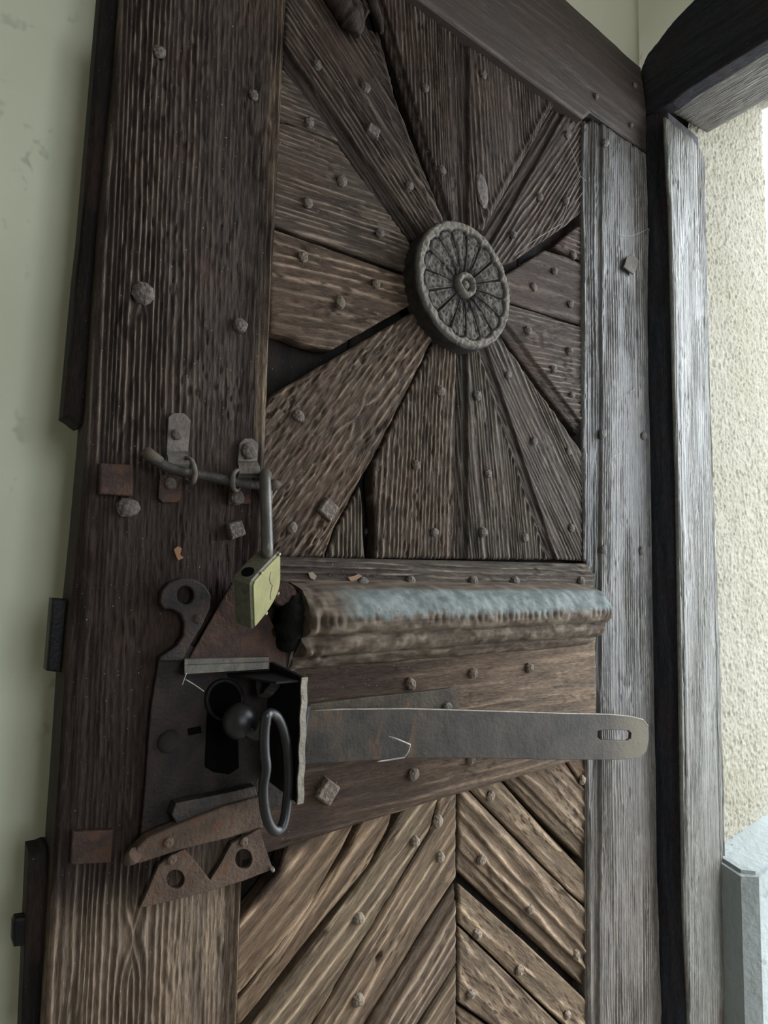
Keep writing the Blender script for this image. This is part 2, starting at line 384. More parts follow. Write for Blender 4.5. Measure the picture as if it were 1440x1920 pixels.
def nail(px, py, r=.0072, parent=None, hgt=.9, mesh=None, rot=None, sx=1.0, name='nail', lift=0):
    best = parent
    n = 0.0
    if parent is None:
        for (o, pl, bn) in BOARDS:
            if o.parent is DOOR and inside(D(px, py, bn), pl): best = o; n = bn
        if best is None: best = DOOR; n = -.012
    else:
        n = next((bn for (o, pl, bn) in BOARDS if o is parent), 0.0)
    q = P(px, py, n+lift+.002)
    a = random.random()*6 if rot is None else math.radians(rot)
    M = Matrix.Translation(q) @ Matrix.Rotation(math.pi/2, 4, 'X') @ Matrix.Rotation(a, 4, 'Z') @ Matrix.Diagonal((r*sx, r, r*hgt, 1))
    o = link(name, mesh or random.choice(NAILS), best, M)
    tc_ = best.color; o.color = (*[min(.22, (.040, .036, .032)[i]+tc_[i]*.8) for i in range(3)], 1)
    return o

# ================================================================== the setting
def sheet(name, verts, faces, mat, parent=None, kind='structure'):
    me = bpy.data.meshes.new(name); me.from_pydata(verts, [], faces)
    o = link(name, me, parent, None, mat)
    if parent is None: tag(o, kind=kind)
    return o
def slab(name, lo, hi, mat, bev=0.0): return tag(box(name, lo, hi, mat, None, bev), kind='structure')
YB = .135                                    # face of the plastered wall behind the door
# wall behind the open door, turning with a soft corner into the wall above the doorway
prof = [(-2.2, YB), (.0, YB), (.6, YB), (.90, YB)]
rc = .125
for i in range(9):
    a = math.radians(90-90*i/8); prof.append((1.03-rc+rc*math.cos(a), YB-rc+rc*math.sin(a)))
back = prof[:4]+prof[4:]
def wall_strip(name, pr, z0, z1, nz, mat, amp=.002):
    V = []
    zs = np.linspace(z0, z1, nz)
    for (x, y) in pr: V.append([(x, y, z) for z in zs])
    return tag(grid_obj(name, V, mat, cap=False), kind='structure')
wl = wall_strip('wall_left', [(-2.2, YB), (0, YB), (.6, YB), (1.06, YB)], 0, 2.225, 40, GREEN)
wall_strip('wall_left_upper', back, 2.225, 2.62, 12, GREEN_LIT)
slab('wall_left_backing', (-2.2, YB+.03, 0), (1.55, YB+.25, 2.62), ROOM).name = 'wall_back'
# plaster above the frame head, its lower edge running unevenly over the timber
crv = [(1200, 132), (1215, 104), (1235, 80), (1252, 57), (1278, 28), (1305, 0), (1345, -38), (1400, -85), (1460, -130)]
lowe = [on(0, 1.028, *p) for p in crv]
ys = [p[1] for p in lowe]; zs_ = [p[2] for p in lowe]
ys += [-.45, -.7, -1.0, -1.35]; zs_ += [2.33, 2.32, 2.25, 2.2]
V = []
for y, z in zip(ys, zs_):
    V.append([(1.06, y, z-.004), (1.032, y, z-.002), (1.026, y, z+.006)]+[(1.026, y, z+(2.62-z)*k/6+.001) for k in range(1, 7)])
tag(grid_obj('wall_right', V, GREEN_LIT, cap=False), kind='structure')
slab('wall_right_core', (1.06, -1.6, 2.22), (1.195, YB+.03, 2.62), ROOM).name = 'trim_lintel'
slab('wall_far', (1.03, -2.2, 0), (1.45, -1.22, 2.62), ROOM)
for nm, a, b in (('wall_front', (-2.2, -2.4, 0), (-.1, -2.2, 2.62)), ('wall_front_right', (.8, -2.4, 0), (1.45, -2.2, 2.62)), ('wall_front_sill', (-.1, -2.4, 0), (.8, -2.2, 1.2)), ('wall_front_lintel', (-.1, -2.4, 2.2), (.8, -2.2, 2.62))): slab(nm, a, b, ROOM)
win = tag(empty('added_window_1', (.35, -2.3, 1.2)), kind='structure')  # window added behind the camera as frontal fill light
for x in (-.08, .35, .78): box('added_window_frame', (x-.02, -2.33, 1.2), (x+.02, -2.27, 2.2), WOOD, win).color = (.2, .18, .15, 1)
for z in (1.22, 1.7, 2.18): box('added_window_bar', (-.06, -2.32, z-.02), (.76, -2.28, z+.02), WOOD, win).color = (.2, .18, .15, 1)
slab('ground_yard', (-6, -10, -.25), (1.5, -2.4, -.05), PAVE)
slab('wall_end', (-2.4, -2.4, 0), (-2.2, YB+.25, 2.62), ROOM)
slab('ceiling', (-2.4, -2.4, 2.62), (1.5, YB+.25, 2.75), ROOM)
slab('floor', (-2.4, -2.4, -.1), (1.5, YB+.25, 0), FLOORM)
slab('ground', (1.5, -8, -.25), (14, 8, -.05), PAVE)

# roughcast reveal outside the frame
YS = -.028
def stucco(name, zs, x0, x1):
    xs = np.linspace(x0, x1, 150); zz = np.linspace(zs[0], zs[1], 900)
    X, Z = np.meshgrid(xs, zz, indexing='ij')
    h = .0030*(fbm(X/.005, Z/.005, 5, 2)-.5)*2+.004*(fbm(X/.05, Z/.05, 9)-.5)
    h = h-.012*sstep(x1-.015, x1, X)**2
    return tag(grid_obj(name, np.stack([X, YS-h, Z], -1).transpose(1, 0, 2), STUCCO, cap=False), kind='structure')
stucco('wall_reveal', (0, 2.34), 1.13, 1.478)
slab('wall_facade', (1.13, YS+.02, 0), (1.478, 1.2, 2.9), STUCCO)
V = []
for x, z in zip(np.linspace(1.10, 1.48, 20), [2.335]*20): V.append([(x, y, z+.004*math.sin(y*31)) for y in np.linspace(-1.3, -.02, 40)])
tag(grid_obj('wall_soffit', V, STUCCO, cap=False), kind='structure')
slab('wall_facade_upper', (1.2, -1.5, 2.34), (1.465, 1.2, 2.9), STUCCO)

# painted plinth at the foot of the reveal
bm = bmesh.new()
zt = .768
outl = [(1.145, -.015), (1.145, -.078), (1.165, -.098), (1.5, -.112), (1.5, -.015)]
vb = [bm.verts.new((x, y, 0)) for x, y in outl]; vt = [bm.verts.new((x, y, zt+(.006 if y > -.02 else -.012)+(x-1.145)*.08)) for x, y in outl]
bm.faces.new(vb); bm.faces.new(vt[::-1])
for i in range(5): bm.faces.new((vb[i], vb[i-1], vt[i-1], vt[i]))
bmesh.ops.recalc_face_normals(bm, faces=bm.faces)
bmesh.ops.bevel(bm, geom=[e for e in bm.edges if min(v.co.z for v in e.verts) > .5], offset=.006, segments=2, affect='EDGES')
me = bpy.data.meshes.new('trim_plinth'); bm.to_mesh(me); bm.free()
tag(link('trim_plinth', me, None, None, STONE), kind='structure')

# frame: hinge post and head, each a lit face and a rebate with its shade painted navy
post = tag(empty('trim_frame_post', (1.03, -.045, 0)), kind='structure')
JN = .046
JAMB = (.165, .163, .142)
board('jamb_face', [(1249, 218), (1252, 300), (1258, 400), (1268, 800), (1275, 1000), (1286, 1400), (1284, 1700), (1294, 1900), (1300, 2300), (1375, 2300), (1362, 1900), (1357, 1600), (1354, 1300), (1343, 1000), (1334, 800), (1325, 400), (1322, 290), (1298, 255)],
      ((1280, 400), (1300, 1600)), n=JN, thick=.006, parent=post, sp=.006, amp=.0008, flake=.0006, tint=JAMB, seed=91, mat=WOOD_PAINT, dt=.0014, ds=.006, stain=False, edge=.004, wear=.45, fs=1.8)
EX = (np.array([1.032, 0, 0]), (0, -1, 0), (0, 0, 1), (-1, 0, 0))
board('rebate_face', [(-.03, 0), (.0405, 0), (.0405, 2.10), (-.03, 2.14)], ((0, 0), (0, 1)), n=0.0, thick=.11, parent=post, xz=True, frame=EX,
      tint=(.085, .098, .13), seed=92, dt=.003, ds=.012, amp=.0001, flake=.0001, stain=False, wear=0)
head = tag(empty('trim_frame_head', (1.03, -.3, 2.1)), kind='structure')
hp = [(-p[1], p[2]+.03) for p in lowe]+[(.6, 2.36), (1.3, 2.3), (1.3, 2.12), (.211, 2.126), (.12, 2.124), (.05, 2.112), (-.01, 2.12)]
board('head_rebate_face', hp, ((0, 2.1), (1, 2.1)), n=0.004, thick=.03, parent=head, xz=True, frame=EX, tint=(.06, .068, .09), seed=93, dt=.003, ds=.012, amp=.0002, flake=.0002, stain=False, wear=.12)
EZ = (np.array([0, 0, 2.125]), (0, -1, 0), (1, 0, 0), (0, 0, -1))
board('head_face', [(.02, 1.032), (1.3, 1.032), (1.3, 1.19), (.04, 1.178)], ((0, 1.1), (1, 1.1)), n=0.0, thick=.06, parent=head, xz=True, frame=EZ, tint=(.22, .215, .20), seed=94, mat=WOOD_PAINT, dt=.0014, ds=.005, amp=.0006, stain=False, wear=.6)
post2 = tag(empty('trim_far_post', (1.03, -1.25, 0)), kind='structure')
box('jamb', (1.03, -1.30, 0), (1.15, -1.2, 2.12), WOOD, post2, .004).color = (*JAMB, 1)

# ================================================================== the door
DOOR = tag(empty('door_1', (1.02, 0.0, 0)), 'old dark weathered plank door with sunburst boards, standing open', None, None, 'structure')
C_TOP = (.054, .043, .038); C_MID = (.070, .053, .045); C_LOW = (.105, .08, .062); C_GREY = (.112, .107, .104)
for (px, py, rx, rz, sg) in ((330, 1020, .19, .13, .7), (410, 1060, .10, .07, 1.0), (250, 1250, .17, .16, .55), (230, 1450, .14, .15, .6), (440, 930, .06, .06, .8),
                             (540, 1170, .07, .06, .9), (560, 1560, .07, .05, .8), (600, 1420, .12, .07, .35), (560, 1080, .14, .04, .6), (500, 1640, .05, .06, .9), (620, 1250, .2, .085, .65), (640, 1490, .2, .06, .5)):
    q = D(px, py); STAINS.append((q[0], q[1], rx*.75, rz*.75, sg))
zb = D(250, 1640)[1]
def stile_bare(X, Z):
    zz = Z+.03*(fbm(X/.05, Z/.06, 15)-.5)
    return .85*(1-sstep(zb-.045, zb+.012, zz)) + .75*sstep(.262, .276, X+.012*(fbm(X/.01, Z/.05, 19)-.5))*sstep(1.30, 1.42, Z)*sstep(.3, .6, fbm(X/.006, Z/.04, 18))
# backing boards seen through the gaps
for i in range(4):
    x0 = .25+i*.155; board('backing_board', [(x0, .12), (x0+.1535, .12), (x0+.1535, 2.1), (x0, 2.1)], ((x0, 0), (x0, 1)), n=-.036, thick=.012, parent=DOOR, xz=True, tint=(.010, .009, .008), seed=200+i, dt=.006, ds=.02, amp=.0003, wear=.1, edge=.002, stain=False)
# stiles and rails
zl0 = D(90, 1911)[0]
left_stile = board('stile', [PX(.111, 2.2), (232, -30), (224, 78), (194, 373), (181, 544), (165, 800), (148, 1000), (125, 1230), (112, 1440), (98, 1640), (87, 1911), PX(.104, .78), PX(.103, .05), PX(.274, .05), PX(.2745, .78), (446, 1920), (452, 1645), (470, 1300), (497, 881), (510, 560), (538, 0), PX(.2838, 2.2)],
    ((222, 1900), (300, 0)), n=0, thick=.048, parent=DOOR, sp=.0054, amp=.0014, flake=.0007, flen=.018, tint=C_TOP, seed=11, dt=.0007, ds=.003, bare=stile_bare, edge=.004, warp=.7,
    soft=lambda t, wdt, z: (1-.8*sstep(.45, .6, t/wdt)+.75*sstep(.88, .93, t/wdt))*(1-.65*sstep(zb, zb+.03, z)*(1-sstep(1.32, 1.36, z))), bead=((( 529, 0), (487, 881), .003, .0022),), knots=((250, 1760, .010), (268, 560, .006)))
right_stile = board('stile', [(1116, 219), (1211, 287), (1214, 370), (1215, 480), (1217, 600), (1218, 800), (1219, 1027), (1222, 1160), (1226, 1280), (1230, 1450), (1233, 1570), (1232, 1720), (1238, 1800), (1242, 1900), PX(1.026, .05), PX(.838, .05), (1110, 1898), (1112, 1555), (1122, 1430), (1122, 1080), (1103, 1050), (1103, 983), (1101, 793), (1099, 228)],
    ((1165, 300), (1178, 1900)), n=0, thick=.048, parent=DOOR, sp=.0066, amp=.0018, flake=.0006, tint=C_GREY, seed=21, mat=WOOD_GLOSS,  dt=.0009, ds=.004, edge=.004, stain=False,
    rabbet=(((1099, 240), (1103, 1040), .026, .007), ((1112, 1430), (1110, 1900), .022, .006)), bare=lambda X, Z: .35*(1-sstep(.7, 1.1, Z)))
top_rail = board('rail', [(.27, 2.018), (.835, 2.016), (.858, 2.040), (1.028, 2.042), (1.030, 2.125), (1.012, 2.205), (.85, 2.207), (.5, 2.21), (.105, 2.21), (.11, 2.2), (.284, 2.2), (.284, 2.02)], ((0, 2.1), (1, 2.1)), n=.002, thick=.05, parent=DOOR, xz=True,
    sp=.02, amp=.0001, flake=.0004, fs=3, mat=WOOD_SMOOTH, tint=(.085, .071, .066), seed=31, dt=.0011, ds=.004, stain=False, edge=.004, wear=.3)
board('rail', [(.27, .1), (.85, .1), (.85, .26), (.27, .26)], ((0, .1), (1, .1)), n=-.001, thick=.045, parent=DOOR, xz=True, tint=C_LOW, seed=32, dt=.003, ds=.01)
strip = board('rail', [(.278, 1.262), (.841, 1.2685), (.861, 1.252), (.861, 1.215), (.278, 1.215)], ((0, 1.2), (1, 1.2)), n=-.002, thick=.03, parent=DOOR, xz=True, sp=.009, amp=.0007, flake=.0009, tint=(.085, .075, .065), seed=33, dt=.0007, ds=.003, edge=.005)
MIDB = dict(sp=.016, amp=.0003, flake=.0008, fs=1.6, wear=.55, tint=(.12, .088, .066), dt=.0008, ds=.003)
mid = board('panel_board', [(.27, 1.225), (.861, 1.225), (.861, .9735), (.75, .970), (.56, .967), (.40, .962), (.27, .957)], ((0, 1.2), (1, 1.2)), n=-.001, thick=.03, parent=DOOR, xz=True, seed=34, edge=.004, holes=((.325, 1.185, .03, .022), (.345, 1.20, .02, .02)), bare=lambda X, Z: .45*sstep(.4, .8, X), **MIDB)

# sunburst boards of the upper panel (outline, grain direction)
NP = -.012
U = dict(n=NP, thick=.02, parent=DOOR)
board('sunburst_board', [(640, -95), (757, -20), (859, 66), (859, 415), (838, 415), (742, 110), (712, 10)], ((835, 60), (848, 380)), sp=.0062, amp=.0010, tint=C_TOP, seed=41, rabbet=(((712, 10), (838, 415), .011, .006),), **U)
board('sunburst_board', [(536, -60), (640, -95), (700, -20), (694, 30), (716, 75), (740, 180), (832, 412), (825, 440), (770, 450), (533, 122), (535, 20)], ((590, 30), (800, 360)), sp=.0068, amp=.0012, tint=C_TOP, seed=42,
      rabbet=(((533, 122), (770, 450), .022, .006),), bead=(((718, 124), (812, 409), .0025, .002),), holes=((694, 40, .014, .012),), **U)
board('sunburst_board', [(520, 126), (532, 128), (598, 212), (636, 264), (598, 248), (560, 231), (515, 224)], ((530, 215), (620, 250)), sp=.006, amp=.0005, tint=(.07, .058, .05), seed=43, **U)
board('sunburst_board', [(510, 230), (528, 229), (562, 236), (600, 252), (634, 272), (768, 452), (790, 520), (510, 420)], ((520, 330), (740, 405)), sp=.0072, amp=.0009, tint=(.078, .063, .053), seed=44, **U)
board('sunburst_board', [(505, 428), (517, 430), (790, 527), (790, 560), (625, 654), (600, 652), (562, 640), (535, 628), (505, 622)], ((515, 500), (750, 555)), sp=.013, amp=.0004, flake=.0010, flen=.012, fs=1.2, tint=(.092, .069, .053), seed=45, **U)
board('sunburst_board', [(800, 570), (815, 630), (760, 740), (712, 835), (672, 908), (630, 985), (608, 1046), (470, 1046), (470, 900), (488, 770), (513, 738)], ((540, 950), (780, 610)), sp=.0085, amp=.0006, flake=.0015, flen=.011, tint=(.085, .064, .05), seed=46, knots=((672, 775, .012),), **U)
board('sunburst_board', [(676, 912), (682, 960), (684, 1046), (612, 1046), (633, 988)], ((680, 920), (680, 1040)), sp=.006, amp=.0010, tint=(.08, .07, .058), seed=47, **U)
board('sunburst_board', [(818, 636), (856, 640), (857, 1048), (704, 1047), (706, 980), (700, 905), (703, 868), (722, 828), (766, 738)], ((800, 1040), (815, 680)), sp=.0072, amp=.0009, flake=.0013, flen=.013, tint=(.08, .064, .052), seed=48, **U)
board('sunburst_board', [(861, 640), (893, 640), (1027, 1049), (861, 1049)], ((930, 1040), (900, 700)), sp=.0062, amp=.0013, tint=(.085, .078, .07), seed=49, rabbet=(((861, 640), (861, 1049), .018, .006),), bead=(((905, 690), (1022, 1045), .002, .002),), **U)
board('sunburst_board', [(896, 642), (938, 630), (1000, 720), (1052, 790), (1093, 850), (1098, 872), (1106, 1052), (1030, 1049), (960, 842)], ((935, 680), (1080, 1000)), sp=.0078, amp=.0012, tint=(.085, .078, .072), seed=50, rabbet=(((896, 642), (1030, 1049), .016, .005),), **U)
board('sunburst_board', [(930, 560), (964, 573), (1090, 612), (1098, 634), (1103, 700), (1104, 833), (1030, 738), (940, 618)], ((965, 590), (1095, 622)), sp=.0085, amp=.0008, flake=.0009, tint=(.078, .066, .06), seed=51, rabbet=(((940, 618), (1104, 833), .018, .005),), **U)
board('sunburst_board', [(935, 520), (960, 508), (1022, 468), (1062, 480), (1106, 500), (1104, 590), (1093, 609), (964, 569), (930, 558)], ((960, 530), (1090, 565)), sp=.02, amp=.0002, flake=.0007, fs=1.5, wear=.55, tint=(.085, .070, .065), seed=52, **U)
board('sunburst_board', [(1040, 462), (1068, 436), (1082, 425), (1106, 418), (1106, 494), (1064, 476)], ((1060, 450), (1095, 465)), sp=.008, amp=.0005, flake=.0012, tint=(.078, .064, .06), seed=53, **U)
board('sunburst_board', [(1044, 196), (1055, 200), (1108, 232), (1106, 385), (1060, 424), (960, 492), (930, 500), (905, 440)], ((935, 440), (1065, 240)), sp=.0082, amp=.0014, tint=(.075, .064, .06), seed=54, rabbet=(((905, 440), (1044, 196), .022, .006),), bead=(((1096, 356), (985, 470), .003, .003),), **U)
board('sunburst_board', [(862, 62), (940, 110), (1043, 190), (908, 432), (862, 420)], ((885, 100), (905, 400)), sp=.0085, amp=.0012, tint=(.07, .058, .053), seed=55, rabbet=(((862, 62), (862, 420), .020, .006),), bead=(((1030, 190), (900, 425), .004, .003),), **U)

# chevron boards of the lower panel
LO = dict(n=NP, thick=.02, parent=DOOR, flake=.0007, fs=2.2, wear=.75, warp=.6)
LT = (.215, .162, .118)
board('chevron_board', [(540, 1585), (668, 1540), (642, 1592), (595, 1678), (560, 1735), (521, 1786), (472, 1820), (440, 1872), (440, 1740), (520, 1640)], ((460, 1800), (630, 1590)), sp=.017, amp=.0006, tint=LT, seed=61, **LO)
board('chevron_board', [(682, 1530), (742, 1512), (727, 1559), (690, 1627), (603, 1731), (527, 1828), (452, 1922), (440, 1925), (440, 1885), (470, 1855), (523, 1806), (603, 1680), (655, 1590)], ((470, 1890), (700, 1570)), sp=.017, amp=.0006, tint=LT, seed=62, **LO)
board('chevron_board', [(763, 1508), (824, 1495), (806, 1560), (716, 1707), (616, 1872), (430, 2180), (430, 1978), (470, 1925), (596, 1764), (692, 1635)], ((500, 1900), (770, 1540)), sp=.017, amp=.0006, tint=(0.224, 0.183, 0.136), seed=63, **LO)
board('chevron_board', [(826, 1494), (857, 1485), (856, 1646), (840, 1668), (781, 1762), (684, 1922), (430, 2340), (430, 2188), (619, 1874), (718, 1709), (808, 1562)], ((640, 1930), (840, 1600)), sp=.017, amp=.0006, tint=(0.224, 0.176, 0.131), seed=64, holes=((710, 1795, .005, .008),), **LO)
board('chevron_board', [(857, 1660), (857, 1806), (790, 1912), (430, 2481), (430, 2362), (695, 1925), (785, 1775)], ((720, 1930), (850, 1720)), sp=.017, amp=.0006, tint=(0.190, 0.151, 0.120), seed=65, rabbet=(((857, 1660), (695, 1925), .016, .004),), **LO)
board('chevron_board', [(857, 1812), (857, 1995), (430, 2656), (430, 2491), (794, 1916)], ((780, 1960), (856, 1840)), sp=.017, amp=.0006, tint=(0.203, 0.163, 0.122), seed=66, **LO)
board('chevron_board', [(1062, 1425), (1120, 1405), (1120, 1494), (1086, 1462)], ((1070, 1440), (1110, 1480)), sp=.017, amp=.0006, tint=LT, seed=67, **LO)
board('chevron_board', [(948, 1462), (1058, 1425), (1086, 1467), (1120, 1500), (1120, 1637), (1040, 1558)], ((960, 1480), (1105, 1620)), sp=.015, amp=.0024, tint=(0.203, 0.160, 0.120), seed=68, rabbet=(((948, 1462), (1120, 1637), .018, .005),), **LO)
board('chevron_board', [(882, 1480), (938, 1462), (1020, 1555), (1120, 1660), (1120, 1716), (1070, 1673), (992, 1593)], ((890, 1490), (1100, 1690)), sp=.017, amp=.0006, tint=(0.224, 0.176, 0.129), seed=69, **LO)
board('chevron_board', [(861, 1486), (878, 1480), (990, 1597), (1068, 1677), (1120, 1721), (1120, 1872), (990, 1752), (861, 1634)], ((870, 1510), (1100, 1770)), sp=.017, amp=.0022, tint=(0.210, 0.163, 0.122), seed=70, rabbet=(((861, 1634), (1120, 1872), .020, .005),), **LO)
board('chevron_board', [(860, 1656), (990, 1771), (1120, 1895), (1120, 1983), (1040, 1905), (884, 1752), (860, 1731)], ((870, 1680), (1100, 1900)), sp=.017, amp=.0006, tint=(0.224, 0.176, 0.129), seed=71, **LO)
board('chevron_board', [(860, 1737), (882, 1757), (1037, 1909), (1120, 1990), (1120, 2090), (915, 1918), (860, 1880)], ((865, 1760), (1060, 1970)), sp=.017, amp=.0006, tint=(0.203, 0.160, 0.120), seed=72, knots=((878, 1800, .010),), **LO)
board('chevron_board', [(860, 1888), (913, 1924), (1120, 2098), (1120, 2210), (860, 1993)], ((865, 1890), (960, 1980)), sp=.017, amp=.0006, tint=LT, seed=73, rabbet=(((860, 1888), (1120, 2098), .012, .004),), **LO)
for x_, y_, x2_, y2_ in ((857, 2001, 430, 2664), (860, 1999, 1120, 2218)):     # the rest of the chevrons, down to the bottom rail
    (xa, za), (xb, zc) = D(x_, y_, NP), D(x2_, y2_, NP); k = 0
    while za > .27:
        pol = [(xa, za), (xa, za-.097), (xb, zc-.097), (xb, zc)]
        cut = []
        for i in range(4):                       # clip at the rail
            p, q = pol[i], pol[(i+1) % 4]
            if p[1] >= .25: cut.append(p)
            if (p[1] >= .25) != (q[1] >= .25):
                u = (.25-p[1])/(q[1]-p[1]); cut.append((p[0]+(q[0]-p[0])*u, .25))
        if len(cut) >= 3: board('chevron_board', cut, ((xa, za), (xb, zc)), xz=True, seed=300+k, dt=.002, ds=.008, tint=LT, sp=.017, amp=.0006, **LO)
        za -= .1; zc -= .1; k += 1

# edge lip and bolts on the free edge
lip = dict(tint=(.03, .027, .028), stain=False, wear=.12, amp=.0002, flake=.0003, sp=.01, dt=.0012, ds=.004, edge=.006)
board('edge_strip', [(192, -40), (240, -40), (228, 78), (198, 373), (184, 544), (163, 792), (150, 797), (120, 778), (140, 544), (171, 272)], ((200, 50), (150, 700)), n=-.022, thick=.03, parent=DOOR, seed=81, **lip)
board('edge_strip', [(55, 1603), (94, 1592), (108, 1640), (92, 1911), (88, 2000), (38, 2000), (43, 1911)], ((80, 1650), (68, 1900)), n=-.022, thick=.03, parent=DOOR, seed=82, **lip)
plate('strike_tongue', [(98, 1122), (128, 1124), (116, 1262), (87, 1258)], -.02, .02, IRON_BLACK, DOOR, bev=.002)
plate('bolt_end', [(28, 1722), (60, 1718), (60, 1775), (26, 1778), (22, 1765), (23, 1732)], -.03, .012, IRON_BLACK, DOOR, bev=.003)

# projecting cornice moulding across the door
prf = [(-.002, 1.238), (.012, 1.233), (.026, 1.228), (.036, 1.222), (.045, 1.213), (.051, 1.203), (.052, 1.194), (.048, 1.186), (.041, 1.181), (.038, 1.178), (.0385, 1.172), (.034, 1.164), (.026, 1.159), (.020, 1.157), (.019, 1.153), (.012, 1.147), (.005, 1.143), (-.002, 1.141)]
pr = np.array(smooth_path(prf, 5)); xs = np.linspace(P(566, 1150, .03)[0], P(1137, 1120, .04)[0], 420)
XX = np.repeat(xs[:, None], len(pr), 1); nn_ = np.repeat(pr[None, :, 0], len(xs), 0); zz = np.repeat(pr[None, :, 1], len(xs), 0)
uu = np.repeat(np.linspace(0, 1, len(pr))[None], len(xs), 0)
chip = (.5+.5*np.cos(2*np.pi*(XX/.011+1.5*noise(XX/.05, uu*0, 6))))**2*sstep(.35, .75, fbm(XX/.03, uu*3, 123, 3))*np.exp(-((uu-.34)/.035)**2)*.8
nz = .0022*(fbm(XX/.018, uu*12, 121, 4)-.5)*3
brk = sstep(.05, 0, XX-xs[0]-.012*noise(uu*7, uu*0, 4))
nn2 = nn_ + (nz - .0035*chip - .012*brk*noise(uu*9, XX/.01, 8))*(nn_ > .001)
zz2 = zz + .004*(fbm(XX/.08, uu*3, 127)-.5)
xe = XX + .016*(1-sstep(0, .03, XX-xs[0]))*(noise(uu*6, uu*0, 31)-.3)
paint = sstep(.08, .14, uu)*(1-sstep(.29, .36, uu+.12*(fbm(XX/.01, uu*6, 55)-.5)))*(1-.8*chip)*sstep(.02, .09, XX-xs[0]+.05*(fbm(XX/.02, uu*5, 66)-.5))
MOLD, nt, b = nmat('moulding_with_flaking_paint')
pa = N(nt, 'ShaderNodeAttribute', attribute_name='paint'); we = N(nt, 'ShaderNodeAttribute', attribute_name='wear')
c = mixc(nt, ramp(nt, tex(nt, 40, sv=(.3, 3, 3), detail=5), .3, .7), (.05, .036, .027), (.105, .08, .06))
c = mixc(nt, math_(nt, 'MULTIPLY', we.outputs['Fac'], .5), c, (.24, .2, .15))
pc = mixc(nt, ramp(nt, tex(nt, 60, detail=4), .35, .65), (.085, .098, .095), (.155, .17, .163))
c = mixc(nt, math_(nt, 'MULTIPLY', pa.outputs['Fac'], ramp(nt, tex(nt, 130, detail=4), .25, .42)), c, pc)
L(nt, c, b.inputs['Base Color']); b.inputs['Roughness'].default_value = .8; b.inputs['Specular IOR Level'].default_value = .12
bump(nt, tex(nt, 200, sv=(.4, 2, 2), detail=5), .5, .001, b)
mo = grid_obj('cornice_moulding', np.stack([xe, -nn2, zz2], -1), MOLD, DOOR, None, attrs={'paint': paint, 'wear': np.clip(nz/.002, 0, 1)*.8})
mo['label'] = 'projecting moulding with flaking pale blue-green paint'

# black lump standing in for the dark hollow where the moulding broke off
HOLLOW_SHADE, nt, b = nmat('painted_hollow_shade'); b.inputs['Base Color'].default_value = (.006, .0055, .005, 1); b.inputs['Roughness'].default_value = .9; b.inputs['Specular IOR Level'].default_value = .05
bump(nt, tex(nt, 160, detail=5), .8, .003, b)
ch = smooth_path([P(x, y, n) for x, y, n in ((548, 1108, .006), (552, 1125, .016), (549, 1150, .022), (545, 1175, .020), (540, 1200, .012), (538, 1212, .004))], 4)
tube('hollow_stand_in', ch, np.interp(np.linspace(0, 5, len(ch)), range(6), (.006, .012, .015, .016, .013, .006)), HOLLOW_SHADE, DOOR, 12, jitter=.35)
# rosette
RC = P(876, 533, .016); rx0, rz0 = RC[0], RC[2]
RR = (P(963, 545, .016)[0]-P(789, 500, .016)[0])/2
ROS, nt, b = nmat('carved_dusty_wood')
we = N(nt, 'ShaderNodeAttribute', attribute_name='wear')
c = mixc(nt, ramp(nt, tex(nt, 60, detail=5), .3, .7), (.018, .0155, .0145), (.042, .036, .032))
c = mixc(nt, math_(nt, 'MULTIPLY', we.outputs['Fac'], .85), c, (.15, .132, .112))
L(nt, c, b.inputs['Base Color']); b.inputs['Roughness'].default_value = .75; b.inputs['Specular IOR Level'].default_value = .12
bump(nt, tex(nt, 260, detail=5), .6, .001, b)
na, nrad = 400, 80
A = np.linspace(0, 2*np.pi, na); rho = np.concatenate([np.linspace(0, .995, nrad), [1.0, 1.01, 1.0, 1.0, 1.0]])
AA, RHO = np.meshgrid(A, rho, indexing='ij'); NPET = 16
pa_ = (AA*NPET/(2*np.pi)) % 1-.5
rim_out = .80+.07*np.sqrt(np.clip(1-(2*pa_)**2, 0, 1))
inpet = (RHO < rim_out) & (RHO > .20)
groove = np.exp(-((np.abs(pa_)-.5)*RHO/.028)**2)
pet = .0022*np.sqrt(np.clip(1-(2.05*pa_)**2, 0, 1))*sstep(.2, .5, RHO)
pet = pet*1.6; h = np.where(inpet, -.0060+pet-.0040*groove, 0)
h = h-.003*np.exp(-((RHO-rim_out)/.018)**2)*(RHO > .3)
h = h+.0028*np.exp(-((RHO-.15)/.035)**2)-.0035*np.exp(-((RHO-.215)/.025)**2)-.004*np.exp(-((RHO-.085)/.025)**2)+.002*np.exp(-(RHO/.04)**2)
h = h+.0045*(fbm(RHO*np.cos(AA)*22+50, RHO*np.sin(AA)*22+50, 33, 4)-.5)+np.where(inpet, .0022*np.exp(-((np.abs(pa_)-.40)*RHO/.022)**2), 0)
h = h-.004*sstep(.95, 1, RHO)**2
for k, zz_ in enumerate((-.0035, -.006, -.012, -.022, -.034)): h[:, nrad+k] = zz_
rr_ = RR*np.clip(RHO, 0, 1.012)*(1+.006*(noise(np.cos(AA)*3+9, np.sin(AA)*3+9, 2)-.5))
wv = np.clip((h-h[:, :nrad].mean())/.0045+.40, 0, 1)**1.4; wv[:, nrad:] = 0
ros = grid_obj('rosette', np.stack([rr_*np.cos(AA), rr_*np.sin(AA), h], -1), ROS, DOOR, Matrix.Translation(RC) @ Matrix.Rotation(math.pi/2, 4, 'X'), attrs={'wear': wv}, cap=False)
ros['label'] = 'round carved rosette with sixteen petals'

